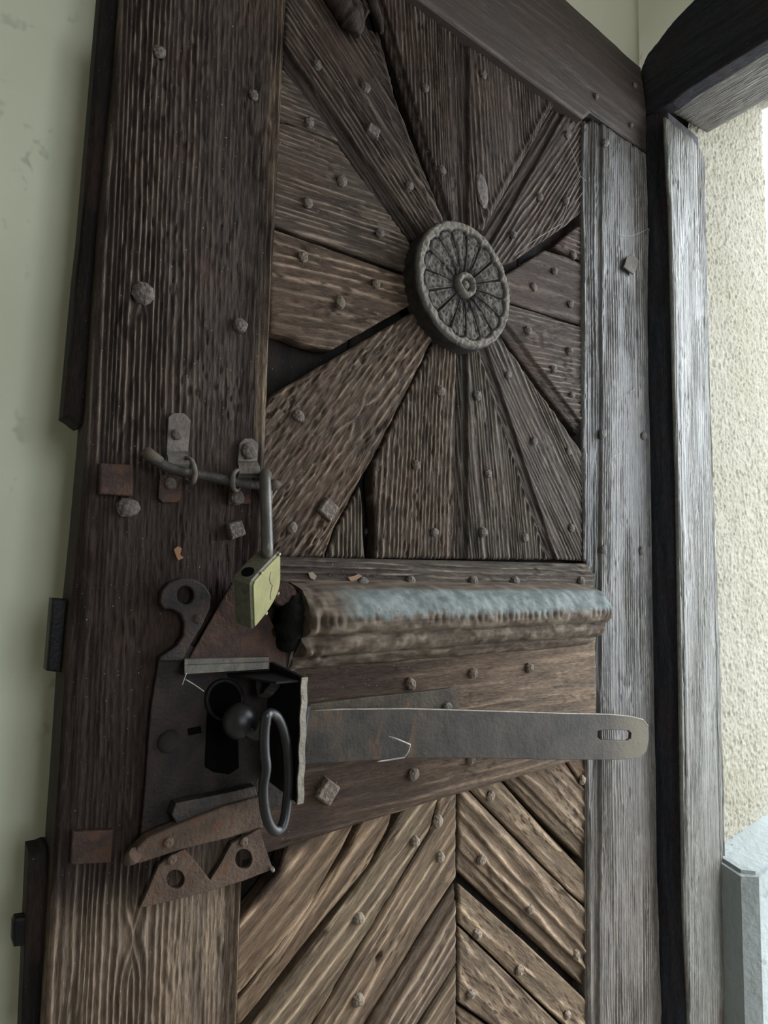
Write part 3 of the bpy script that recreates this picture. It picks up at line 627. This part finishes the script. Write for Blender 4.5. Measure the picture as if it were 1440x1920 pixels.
# ------------------------------------------------------------------ nails
for (x, y) in [(594, 122), (685, 165), (767, 350), (797, 165), (828, 320), (579, 230), (641, 340), (577, 380), (712, 437), (568, 482), (705, 532), (637, 567),
               (560, 780), (548, 990), (691, 997), (826, 733), (780, 872), (815, 998), (895, 742), (915, 888), (905, 998), (983, 1008), (953, 703), (1001, 828),
               (1066, 846), (1072, 990), (990, 620), (1067, 658), (1038, 692), (1073, 740), (1040, 508), (1001, 538), (1070, 570), (1075, 478), (906, 140),
               (1065, 252), (1012, 370), (962, 440), (1060, 378),
               (820, 1540), (778, 1578), (825, 1607), (673, 1722), (672, 1875), (1092, 1463), (920, 1493), (1003, 1608), (903, 1612), (995, 1705),
               (1087, 1690), (1080, 1790), (895, 1752), (974, 1820), (1064, 1903), (883, 1865)]:
    nail(x, y, .0058+.0012*random.random(), hgt=.75+.4*random.random())
for (x, y) in [(770, 1282), (887, 1262), (992, 1252), (775, 1452), (882, 1425)]: nail(x, y, .007, mid, hgt=1.0)
for (x, y) in [(680, 1094), (770, 1090), (888, 1089), (966, 1089), (1090, 1090)]: nail(x, y, .0068, strip, hgt=.9)
for (x, y) in [(1135, 268), (1130, 813), (1207, 817), (1132, 1030), (1203, 1033)]: nail(x, y, .007, right_stile)
for (x, y) in [(1183, 235), (1190, 160), (1118, 180)]: nail(x, y, .005, top_rail)
for (x, y, r) in [(298, 97, .006), (475, 178, .0055), (268, 550, .0105), (450, 610, .008), (240, 952, .009)]: nail(x, y, r, left_stile)
nail(698, 248, .0105, None, .9, SQ[0], rot=75, sx=.85, name='square_nail')
nail(614, 955, .0125, None, .75, SQ[1], rot=55, name='square_nail')
nail(611, 1483, .0135, mid, 1.0, SQ[0], rot=52, name='square_nail')
nail(904, 357, .0115, None, .3, NAILS[2], rot=100, sx=1.9, name='oval_plate')
# broken splinters at the head of the sunburst
for (pts, r) in [(((618, -20), (640, 12), (658, 38), (668, 62)), (.010, .014, .014, .005)), (((650, -20), (664, 10), (672, 40), (668, 66)), (.006, .008, .009, .004)), (((688, -25), (700, 10), (712, 40), (716, 62)), (.006, .007, .005, .002))]:
    p3 = [P(a, b, .0) for a, b in pts]
    o = tube('splinter', smooth_path(p3, 5), np.interp(np.linspace(0, 3, 16), range(4), r), WOOD, DOOR, 10, jitter=.25); o.color = (.07, .06, .055, 1)

# ------------------------------------------------------------------ iron staples and square plates on the left stile
def px3(x, y, n): return P(x, y, n)
blk = plate('square_washer', [(188, 868), (250, 871), (249, 930), (186, 926)], .009, .012, RUST, DOOR, bev=.0015)
plate('square_washer', [(136, 1560), (212, 1556), (208, 1618), (132, 1622)], .006, .008, RUST, DOOR, bev=.0012)
STAPLE = metal_material('dusty_strap_iron', (.065, .056, .047), (.12, .105, .09), (.06, .037, .027), .7, .15)
def staple(up, low, loop, rad, rivets, low_r):
    s = plate('staple', up, .005, .004, STAPLE, DOOR, bev=.0006)
    plate('tab', low, .005, .004, RUST, s, bev=.0006)
    # strap bowed over the rod
    V = []
    for (x0, x1, y, n) in loop[0]:
        V.append([P(x0, y, n), P(x1, y, n), P(x1, y, n-.003), P(x0, y, n-.003), P(x0, y, n)])
    grid_obj('bent_ledge', V, STAPLE, s, smooth=False)
    tube('loop', smooth_path([P(*p) for p in loop[1]], 5), .0026, STAPLE, s, 8, flat=.7)
    for (x, y, r) in rivets:
        M = Matrix.Translation(P(x, y, .0055)) @ Matrix.Rotation(math.pi/2, 4, 'X') @ Matrix.Diagonal((r, r, r*.8, 1))
        link('rivet', NAILS[1], s, M).color = (.075, .062, .052, 1)
    return s
staple([(316, 782), (325, 774), (346, 775), (358, 788), (352, 856), (312, 853)], [(300, 890), (342, 890), (340, 934), (332, 942), (306, 942), (297, 934)],
       ([(313, 352, 846, .005), (313, 352, 851, .012), (315, 354, 857, .0155), (316, 356, 870, .016), (314, 352, 880, .012)], [(350, 858, .014), (358, 862, .026), (364, 874, .034), (366, 890, .036), (363, 903, .033), (355, 907, .022), (348, 900, .006)]), .004, [(331, 815, .0055), (319, 906, .006)], 0)
staple([(449, 832), (458, 822), (474, 822), (485, 834), (482, 872), (446, 868)], [(430, 912), (470, 914), (470, 944), (428, 946)],
       ([(446, 482, 864, .005), (446, 484, 868, .014), (448, 487, 874, .018), (449, 489, 888, .019), (447, 486, 896, .014)], [(446, 880, .014), (438, 888, .026), (436, 902, .035), (437, 914, .033), (442, 920, .022), (448, 914, .006)]), .004, [(466, 846, .009), (444, 932, .008)], 0)
nail(440, 993, .010, left_stile, 1.3, SQ[1], rot=20, name='bolt_head')

# sliding rod
rod = tag(empty('bolt_rod', P(390, 885, .022)), 'thin rusty iron rod slid through two staples above the lock', 'bolt')
rp = [px3(x, y, n) for x, y, n in ((272, 847, .022), (290, 862, .022), (315, 876, .023), (350, 886, .023), (390, 893, .024), (430, 902, .024), (470, 908, .025), (512, 911, .026))]
tube('shaft', smooth_path(rp, 6), .0048, IRON, rod, 12, jitter=.12)
tube('cut_end', [px3(270, 843, .022), px3(280, 853, .022), px3(302, 866, .0225)], [.0050, .0062, .0052], STEEL, rod, 10, jitter=.2)
tube('cut_end', [px3(505, 910, .026), px3(515, 908, .026), px3(523, 912, .026)], [.0052, .0062, .0045], STEEL, rod, 8, jitter=.2)

# ------------------------------------------------------------------ padlock
ax_w = Vector((.727, .4067, .5531)); ax_t = Vector((-.6156, .7429, .2628)); ax_u = Vector((-.304, -.5316, .7905))
PW, PT, PH = .0536, .0187, .058
PO = Vector((.23099, -.08592, 1.23759))
pad = tag(empty('padlock', PO-ax_u*PH), 'small tarnished brass padlock hanging open from the iron rod', 'padlock')
def padM(w, t, u): 
    o = PO+ax_w*w+ax_t*t+ax_u*u
    return Matrix(((ax_w.x, ax_t.x, ax_u.x, o.x), (ax_w.y, ax_t.y, ax_u.y, o.y), (ax_w.z, ax_t.z, ax_u.z, o.z), (0, 0, 0, 1)))
outl = []
W2, H2 = PW/2, PH/2
_po = smooth_path([(-1, .86), (-1, .3), (-1, -.3), (-1, -.94)], 3)+smooth_path([(-.95, -1), (-.6, -1), (-.1, -.97), (.4, -.85), (.8, -.62), (.98, -.3), (1, .2), (1, .85)], 3)+smooth_path([(.93, .97), (.4, 1.0), (-.3, 1.0), (-.9, .97)], 3)
NPO = len(_po)
def sh(i): return (W2*_po[i % NPO][0], H2*_po[i % NPO][1])
bm = bmesh.new()
rings = []
for (t, sc) in ((0, .93), (.0012, 1.0), (PT-.0012, 1.0), (PT, .93)):
    rings.append([bm.verts.new((W2+sc*sh(i)[0], t, -H2+sc*sh(i)[1])) for i in range(NPO)])
for A_, B_ in zip(rings, rings[1:]):
    for i in range(NPO): bm.faces.new((A_[i], A_[(i+1) % NPO], B_[(i+1) % NPO], B_[i]))
bm.faces.new(rings[0]); bm.faces.new(rings[-1][::-1]); bmesh.ops.recalc_face_normals(bm, faces=bm.faces)
me = bpy.data.meshes.new('body'); bm.to_mesh(me); bm.free()
body = link('body', me, pad, padM(0, 0, 0), DARKBRASS)
fp = [(W2+.90*sh(i)[0], -H2+.92*sh(i)[1]) for i in range(NPO)]
def padface(name, pts, t, th, mat):           # a plate lying on the broad face
    M = padM(0, t, 0) @ Matrix(((1, 0, 0, 0), (0, 0, -1, 0), (0, 1, 0, 0), (0, 0, 0, 1)))
    return plate(name, pts, 0, th, mat, pad, bev=.0003, xz=True, M=M)
padface('face_plate', fp, -.0006, .0014, BRASS)
tube('engraved_scroll', [PO+ax_w*(PW*a)+ax_t*(-.0014)+ax_u*(-PH*b) for a, b in ((.62, .2), (.56, .3), (.60, .42), (.66, .5), (.60, .62), (.58, .74), (.62, .78))], .0006, STEEL_EDGE, pad, 6)
for a, b in ((.32, .04), (.93, .04), (.88, .84), (.45, .97)):
    M = padM(PW*a, -.0012, -PH*b) @ Matrix.Rotation(math.pi/2, 4, 'X') @ Matrix.Diagonal((.0016, .0016, .0012, 1)); link('rivet', NAILS[3], pad, M).color = (.3, .28, .2, 1)
hc = [(PW*.20+.0065*math.cos(a), PT*.5+.0055*math.sin(a)) for a in [2*math.pi*i/20 for i in range(20)]]
plate('shackle_hole', hc, 0, .0012, BLACKM, pad, bev=.0001, xz=True, M=padM(0, 0, .0001))
top0 = np.array(PO+ax_w*PW*.80+ax_t*PT*.5-ax_u*.004)
sp_ = [top0, px3(501, 1030, .068), px3(500, 990, .062), px3(499, 950, .056), px3(498, 915, .052), px3(497, 896, .046), px3(498, 889, .034), px3(500, 893, .020), px3(501, 912, .014), px3(501, 945, .012)]
tube('shackle', smooth_path(sp_, 6), .0056, metal_material('shackle_steel', (.045, .041, .037), (.085, .074, .062), (.10, .06, .035), .4, .5, (.6, .8), .12, spec=.4), pad, 14)

# ------------------------------------------------------------------ the rim lock
LOCK = tag(empty('rim_lock', P(400, 1500, 0)), 'rusty open-fronted iron rim lock fixed to the door below the padlock', 'lock')
bp = [(298, 1236), (345, 1205), (430, 1240), (540, 1262), (560, 1300), (552, 1508), (480, 1520), (330, 1555), (262, 1590), (270, 1500), (283, 1330)]
plate('back_plate', bp, .007, .006, metal_material('brown_iron_plate', (.013, .010, .0095), (.026, .019, .017), (.032, .018, .013), .6, .3, (.55, .75), .4), LOCK,
      holes=([(352, 1367), (376, 1362), (378, 1374), (354, 1379)],), bev=.0008)
plate('keyhole', [(388, 1345), (392, 1300), (405, 1282), (430, 1278), (448, 1292), (452, 1320), (446, 1345), (448, 1440), (430, 1452), (400, 1448), (384, 1438)], .0078, .002, BLACKM, LOCK, bev=.0003)
ring_ = tube('keyhole_collar', [P(421+33*math.cos(a), 1312+36*math.sin(a), .009) for a in [2*math.pi*i/28 for i in range(28)]], .0022, IRON_BLACK, LOCK, 8, closed=True)
M = Matrix.Translation(P(316, 1390, .007)) @ Matrix.Rotation(math.pi/2, 4, 'X') @ Matrix.Diagonal((.0105, .0105, .009, 1))
bm = bmesh.new(); bmesh.ops.create_uvsphere(bm, u_segments=20, v_segments=12, radius=1)
for f_ in bm.faces: f_.smooth = True
me = bpy.data.meshes.new('dome_rivet'); bm.to_mesh(me); bm.free(); link('dome_rivet', me, LOCK, M, IRON)
# hooked arm at the head of the lock
hook = [(300, 1130), (304, 1108), (318, 1092), (340, 1084), (365, 1086), (385, 1098), (396, 1116), (394, 1140), (380, 1172), (352, 1218), (342, 1240), (298, 1240), (300, 1232), (330, 1212), (344, 1192), (346, 1168), (338, 1150), (322, 1142), (308, 1142)]
plate('hooked_arm', hook, .012, .010, metal_material('dark_brown_iron', (.018, .015, .0145), (.034, .026, .024), (.04, .024, .018), .55, .35, (.5, .75), .4), LOCK, holes=(arc(348, 1116, 16, 17),), bev=.0015)
link('rivet', NAILS[4], LOCK, Matrix.Translation(P(371, 1161, .0125)) @ Matrix.Rotation(math.pi/2, 4, 'X') @ Matrix.Diagonal((.0045, .0045, .003, 1))).color = (.045, .03, .025, 1)
plate('cover_plate', [(436, 1092), (478, 1110), (536, 1214), (537, 1268), (350, 1246), (362, 1222)], .010, .003, RUST, LOCK, bev=.0005)
tube('pivot_stud', [P(528, 1118, .004), P(534, 1114, .022)], [.014, .012], RUST, LOCK, 18)
# top ledge: small angle bar
V = []
xa, xb = (344, 1262), (504, 1252)
pf = [(.010, 1234, 1231), (.020, 1236, 1232), (.022, 1246, 1240), (.026, 1248, 1242), (.028, 1264, 1254), (.012, 1266, 1256), (.010, 1234, 1231)]
for u in np.linspace(0, 1, 12): V.append([P(346+(504-346)*u, ya+(yb-ya)*u, n) for n, ya, yb in pf])
grid_obj('top_ledge', V, metal_material('dusty_ledge_iron', (.05, .046, .039), (.085, .078, .066), (.12, .1, .072), .7, .2), LOCK, smooth=False)
# projecting side flange, its cut edge towards the room
FD = .078
fx = P(566, 1390, FD)[0]
zt_, zb_ = P(570, 1270, FD)[2], P(556, 1508, FD)[2]
M_fl = Matrix(((0, 0, 1, fx), (-1, 0, 0, 0), (0, 1, 0, 0), (0, 0, 0, 1)))
fl = plate('side_flange', [(.0, zb_+.004), (FD-.002, zb_), (FD-.001, (zt_+zb_)/2-.008), (FD-.003, (zt_+zb_)/2-.002), (FD-.001, (zt_+zb_)/2+.003), (FD-.001, zt_), (.0, zt_+.006)], 0, .0042, IRON_BLACK, LOCK, bev=.0003, xz=True, M=M_fl)
V = []
for k in range(16):
    z = zb_+(zt_-zb_)*k/15; dx = .0006*math.sin(k*1.7)
    V.append([(fx-.0032+dx, -FD+.0005, z), (fx-.0032+dx, -FD-.0015, z), (fx+.0032+dx, -FD-.0015, z), (fx+.0032+dx, -FD+.0005, z)])
grid_obj('flange_edge', V, STEEL_EDGE, LOCK, smooth=False)
plate('top_web', [(.0, 0), (FD-.004, .002), (FD-.006, .026), (.0, .05)], 0, .002, IRON_BLACK, LOCK, bev=.0003, xz=True, M=Matrix(((0, -1, 0, fx), (-1, 0, 0, 0), (0, 0, 1, zt_-.004), (0, 0, 0, 1))))
V = []
for (x, y, n, hw) in ((484, 1266, .020, 5), (486, 1290, .024, 6), (492, 1306, .030, 8), (503, 1300, .036, 8), (514, 1286, .038, 9), (522, 1274, .038, 6)):
    V.append([P(x-hw, y-2, n), P(x+hw, y+3, n), P(x+hw, y+4, n-.002), P(x-hw, y, n-.002), P(x-hw, y-2, n)])
grid_obj('bent_spring', V, IRON, LOCK, smooth=False)
# lower flange, rusted
low = [(243, 1606), (256, 1592), (275, 1572), (330, 1548), (420, 1512), (500, 1490), (506, 1520), (490, 1552), (430, 1572), (340, 1594), (268, 1618), (250, 1622)]
plate('lower_flange', low, .024, .014, RUST_LIGHT, LOCK, bev=.002)
plate('lower_lip', [(322, 1528), (330, 1506), (420, 1488), (478, 1474), (486, 1500), (420, 1516), (332, 1546)], .020, .012, IRON, LOCK, bev=.001)
tube('curled_end', [P(240, 1612, .012), P(246, 1608, .022), P(254, 1602, .026)], [.005, .0062, .006], RUST_LIGHT, LOCK, 12)
brk_ = [(262, 1703), (278, 1668), (298, 1622), (318, 1606), (346, 1592), (372, 1622), (394, 1650), (412, 1622), (434, 1582), (462, 1568), (486, 1554), (498, 1590), (512, 1630), (456, 1652), (390, 1672), (320, 1690)]
plate('foot_bracket', brk_, .010, .005, RUST_LIGHT, LOCK, holes=(arc(329, 1649, 17, 18), arc(457, 1611, 16, 19)), bev=.0006)
for x, y in ((322, 1612), (457, 1579), (316, 1580)): link('rivet', NAILS[5], LOCK, Matrix.Translation(P(x, y, .011 if y != 1580 else .025)) @ Matrix.Rotation(math.pi/2, 4, 'X') @ Matrix.Diagonal((.0042, .0042, .003, 1))).color = (.10, .07, .05, 1)
tube('cut_pin', [P(512, 1632, .008), P(510, 1628, .014)], .002, STEEL_EDGE, LOCK, 8)

# ring handle on its knob
HAN = tag(empty('ring_handle', P(450, 1360, .0)), 'black iron drop handle with knob and long hanging ring', 'handle')
bm = bmesh.new(); bmesh.ops.create_uvsphere(bm, u_segments=24, v_segments=16, radius=1)
for f_ in bm.faces: f_.smooth = True
me = bpy.data.meshes.new('knob'); bm.to_mesh(me); bm.free()
POL = metal_material('polished_black_iron', (.007, .007, .0075), (.013, .012, .013), (.012, .009, .008), .36, .1, (.7, .85), .06, spec=.4)
link('knob', me, HAN, Matrix.Translation(P(449, 1352, .052)) @ Matrix.Diagonal((.0155, .0155, .0165, 1)), POL)
tube('spindle', [P(430, 1345, .006), P(440, 1349, .03), P(449, 1352, .05)], [.010, .008, .009], POL, HAN, 14)
tube('neck', smooth_path([P(452, 1358, .052), P(468, 1372, .062), P(484, 1376, .070), P(498, 1352, .076)], 5), .0058, POL, HAN, 12)
lp = [(500, 1340, .082), (496, 1372, .080), (496, 1410, .080), (499, 1440, .080), (494, 1475, .078), (496, 1512, .076), (504, 1543, .074), (517, 1558, .072), (530, 1548, .070), (537, 1515, .068), (541, 1465, .068), (539, 1415, .068), (533, 1375, .070), (522, 1348, .073), (510, 1338, .076)]
loop = [P(*p) for p in lp]; cl = smooth_path(loop+[loop[0]], 5)[:-1]
tube('ring', cl, [.0047]*len(cl), POL, HAN, 12, closed=True)

# ------------------------------------------------------------------ hasp strap, swung a little off the door, and the bar behind it
def cam_depth(px, py, dist): return CAM+ray(px, py)*dist
A0 = P(574, 1380, .045); dA = (A0-CAM)@_fw
E0 = cam_depth(1205, 1383, .90)
hx = E0-A0; hl = np.linalg.norm(hx); hx /= hl
hz = np.array([0, 0, 1.0]); hz -= hx*(hz@hx); hz /= np.linalg.norm(hz); hn = np.cross(hx, hz)
def onh(px, py):                               # pixel on the strap's own plane
    d = ray(px, py); t_ = ((A0-CAM)@hn)/(d@hn); q = CAM+d*t_-A0; return (q@hx, q@hz)
MH = Matrix(((hx[0], hz[0], hn[0], A0[0]), (hx[1], hz[1], hn[1], A0[1]), (hx[2], hz[2], hn[2], A0[2]), (0, 0, 0, 1)))
so = [onh(*p) for p in [(556, 1332), (640, 1328), (760, 1327), (900, 1331), (1050, 1336), (1140, 1338), (1180, 1342), (1203, 1348), (1213, 1360), (1214, 1385), (1210, 1408), (1196, 1421), (1160, 1424), (1060, 1424), (900, 1421), (760, 1421), (640, 1428), (556, 1434)]]
sl = [onh(*p) for p in [(1118, 1370), (1128, 1368), (1176, 1369), (1181, 1374), (1180, 1384), (1174, 1388), (1124, 1387), (1118, 1382)]]
STRAP, nt, b = nmat('worn_strap_iron')
tcn = nt.nodes.new('ShaderNodeTexCoord'); sx_ = nt.nodes.new('ShaderNodeSeparateXYZ'); L(nt, tcn.outputs['Object'], sx_.inputs[0])
c = mixc(nt, ramp(nt, tex(nt, 22, detail=6), .3, .7), (.013, .0105, .0085), (.036, .028, .021))
tip = ramp(nt, math_(nt, 'ADD', sx_.outputs['X'], math_(nt, 'MULTIPLY', tex(nt, 30), .06)), .10, .20)
c = mixc(nt, math_(nt, 'MULTIPLY', tip, .8), c, (.10, .083, .055))
rs = math_(nt, 'MULTIPLY', ramp(nt, tex(nt, 20, sv=(2, .6, 1), detail=4), .52, .72), math_(nt, 'SUBTRACT', 1.0, ramp(nt, sx_.outputs['X'], -.30, -.16)))
c = mixc(nt, math_(nt, 'MULTIPLY', rs, .8), c, (.10, .05, .024))
c = mixc(nt, math_(nt, 'MULTIPLY', ramp(nt, tex(nt, 240, detail=3), .68, .78), .4), c, (.14, .12, .095))
L(nt, c, b.inputs['Base Color']); b.inputs['Roughness'].default_value = .6; b.inputs['Specular IOR Level'].default_value = .2
bump(nt, tex(nt, 160, detail=5), .6, .0014, b)
HASP = tag(empty('hasp_strap', A0), 'long flat iron hasp strap with rounded slotted end', 'hasp')
plate('strap', so, 0, .005, STRAP, HASP, holes=(sl,), bev=.001, xz=True, M=MH)
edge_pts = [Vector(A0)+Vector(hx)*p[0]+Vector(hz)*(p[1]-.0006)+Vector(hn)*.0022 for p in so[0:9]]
tube('painted_edge_highlight', [np.array(p) for p in edge_pts], .0009, STEEL_EDGE, HASP, 6)  # bright strip added as the sky highlight along the strap's top edge
tube('hinge_pin', [A0+hz*-.032+hx*-.006, A0+hz*.03+hx*-.006], .006, IRON_BLACK, HASP, 12)
BAR = tag(plate('keeper_bar', [(520, 1330), (570, 1322), (700, 1306), (800, 1296), (846, 1290), (856, 1294), (860, 1304), (858, 1342), (700, 1360), (520, 1380)], .016, .006, STEEL, None, bev=.001),
          'short flat iron bar nailed to the door behind the hasp strap', 'bar')
link('rivet', NAILS[2], BAR, Matrix.Translation(P(838, 1325, .017)) @ Matrix.Rotation(math.pi/2, 4, 'X') @ Matrix.Diagonal((.006, .006, .006, 1))).color = (.10, .09, .075, 1)

# scars and a loose iron tab
for i, (pts, n_, col) in enumerate([([(326, 1030), (334, 1024), (341, 1028), (338, 1040), (345, 1046), (334, 1051), (330, 1042)], .0016, (.17, .08, .035)), ([(578, 1074), (586, 1072), (594, 1080), (590, 1088), (582, 1084)], .0002, (.14, .11, .075)),
        ([(652, 1082), (664, 1080), (672, 1076), (680, 1080), (668, 1088), (658, 1090)], -.0002, (.16, .095, .055))]):
    m_, nt_, b_ = nmat('bare_wood_scar'); b_.inputs['Base Color'].default_value = (*col, 1); b_.inputs['Roughness'].default_value = .85
    plate('bare_scar', pts, n_, .0012, m_, DOOR, bev=.0002)
plate('iron_tab', [(1170, 500), (1176, 482), (1186, 476), (1198, 488), (1196, 502), (1188, 514)], .009, .003, STAPLE, DOOR, bev=.0006)
plate('keyhole_slot', [(352, 1367), (376, 1362), (378, 1374), (354, 1379)], .0074, .001, BLACKM, LOCK, bev=.0001)

# ------------------------------------------------------------------ cobwebs, straw and scraps
def web(name, strands, label, cat='cobweb', rad=.00032, mat=WEBM, group=None):
    bmx = []
    e = tag(empty(name, P(*strands[0][0])), label, cat, group)
    for s in strands: tube('strand', smooth_path([P(*p) for p in s], 4), rad, mat, e, 5)
    return e
web('cobweb', [[(1062, 250, -.004), (1075, 290, .004), (1088, 330, -.002)], [(1088, 330, -.002), (1072, 362, .0), (1052, 420, -.004)], [(1052, 420, -.004), (1000, 452, .003), (965, 480, -.003)], [(1088, 330, -.002), (1099, 340, .0)]], 'thin cobweb strung beside the rosette across the sunburst boards')
web('cobweb', [[(1160, 440, .003), (1185, 442, .006), (1217, 428, .006)], [(1217, 428, .006), (1205, 460, .006), (1200, 485, .004)], [(1217, 428, .006), (1214, 480, .004)]], 'cobweb threads high on the grey door stile beside the dark frame post')
web('cobweb', [[(1165, 850, .003), (1148, 858, .004), (1142, 880, .003), (1150, 910, .003)], [(1160, 750, .003), (1190, 730, .003)], [(1148, 858, .004), (1152, 840, .003)]], 'small web scraps halfway down the grey door stile beside the frame post')
web('straw_scrap', [[(727, 1381, .066), (745, 1386, .074), (769, 1396, .074)], [(769, 1396, .074), (766, 1408, .074), (758, 1420, .072)], [(758, 1420, .072), (735, 1424, .066), (708, 1428, .062)]], 'bent pale straw caught on the hasp strap', 'straw', .0008)
web('fibre_scrap', [[(342, 1284, .030), (346, 1272, .031), (350, 1262, .030)], [(348, 1274, .031), (365, 1284, .031), (382, 1296, .030)]], 'loose white fibres hanging from the lock ledge', 'fibre', .0004)
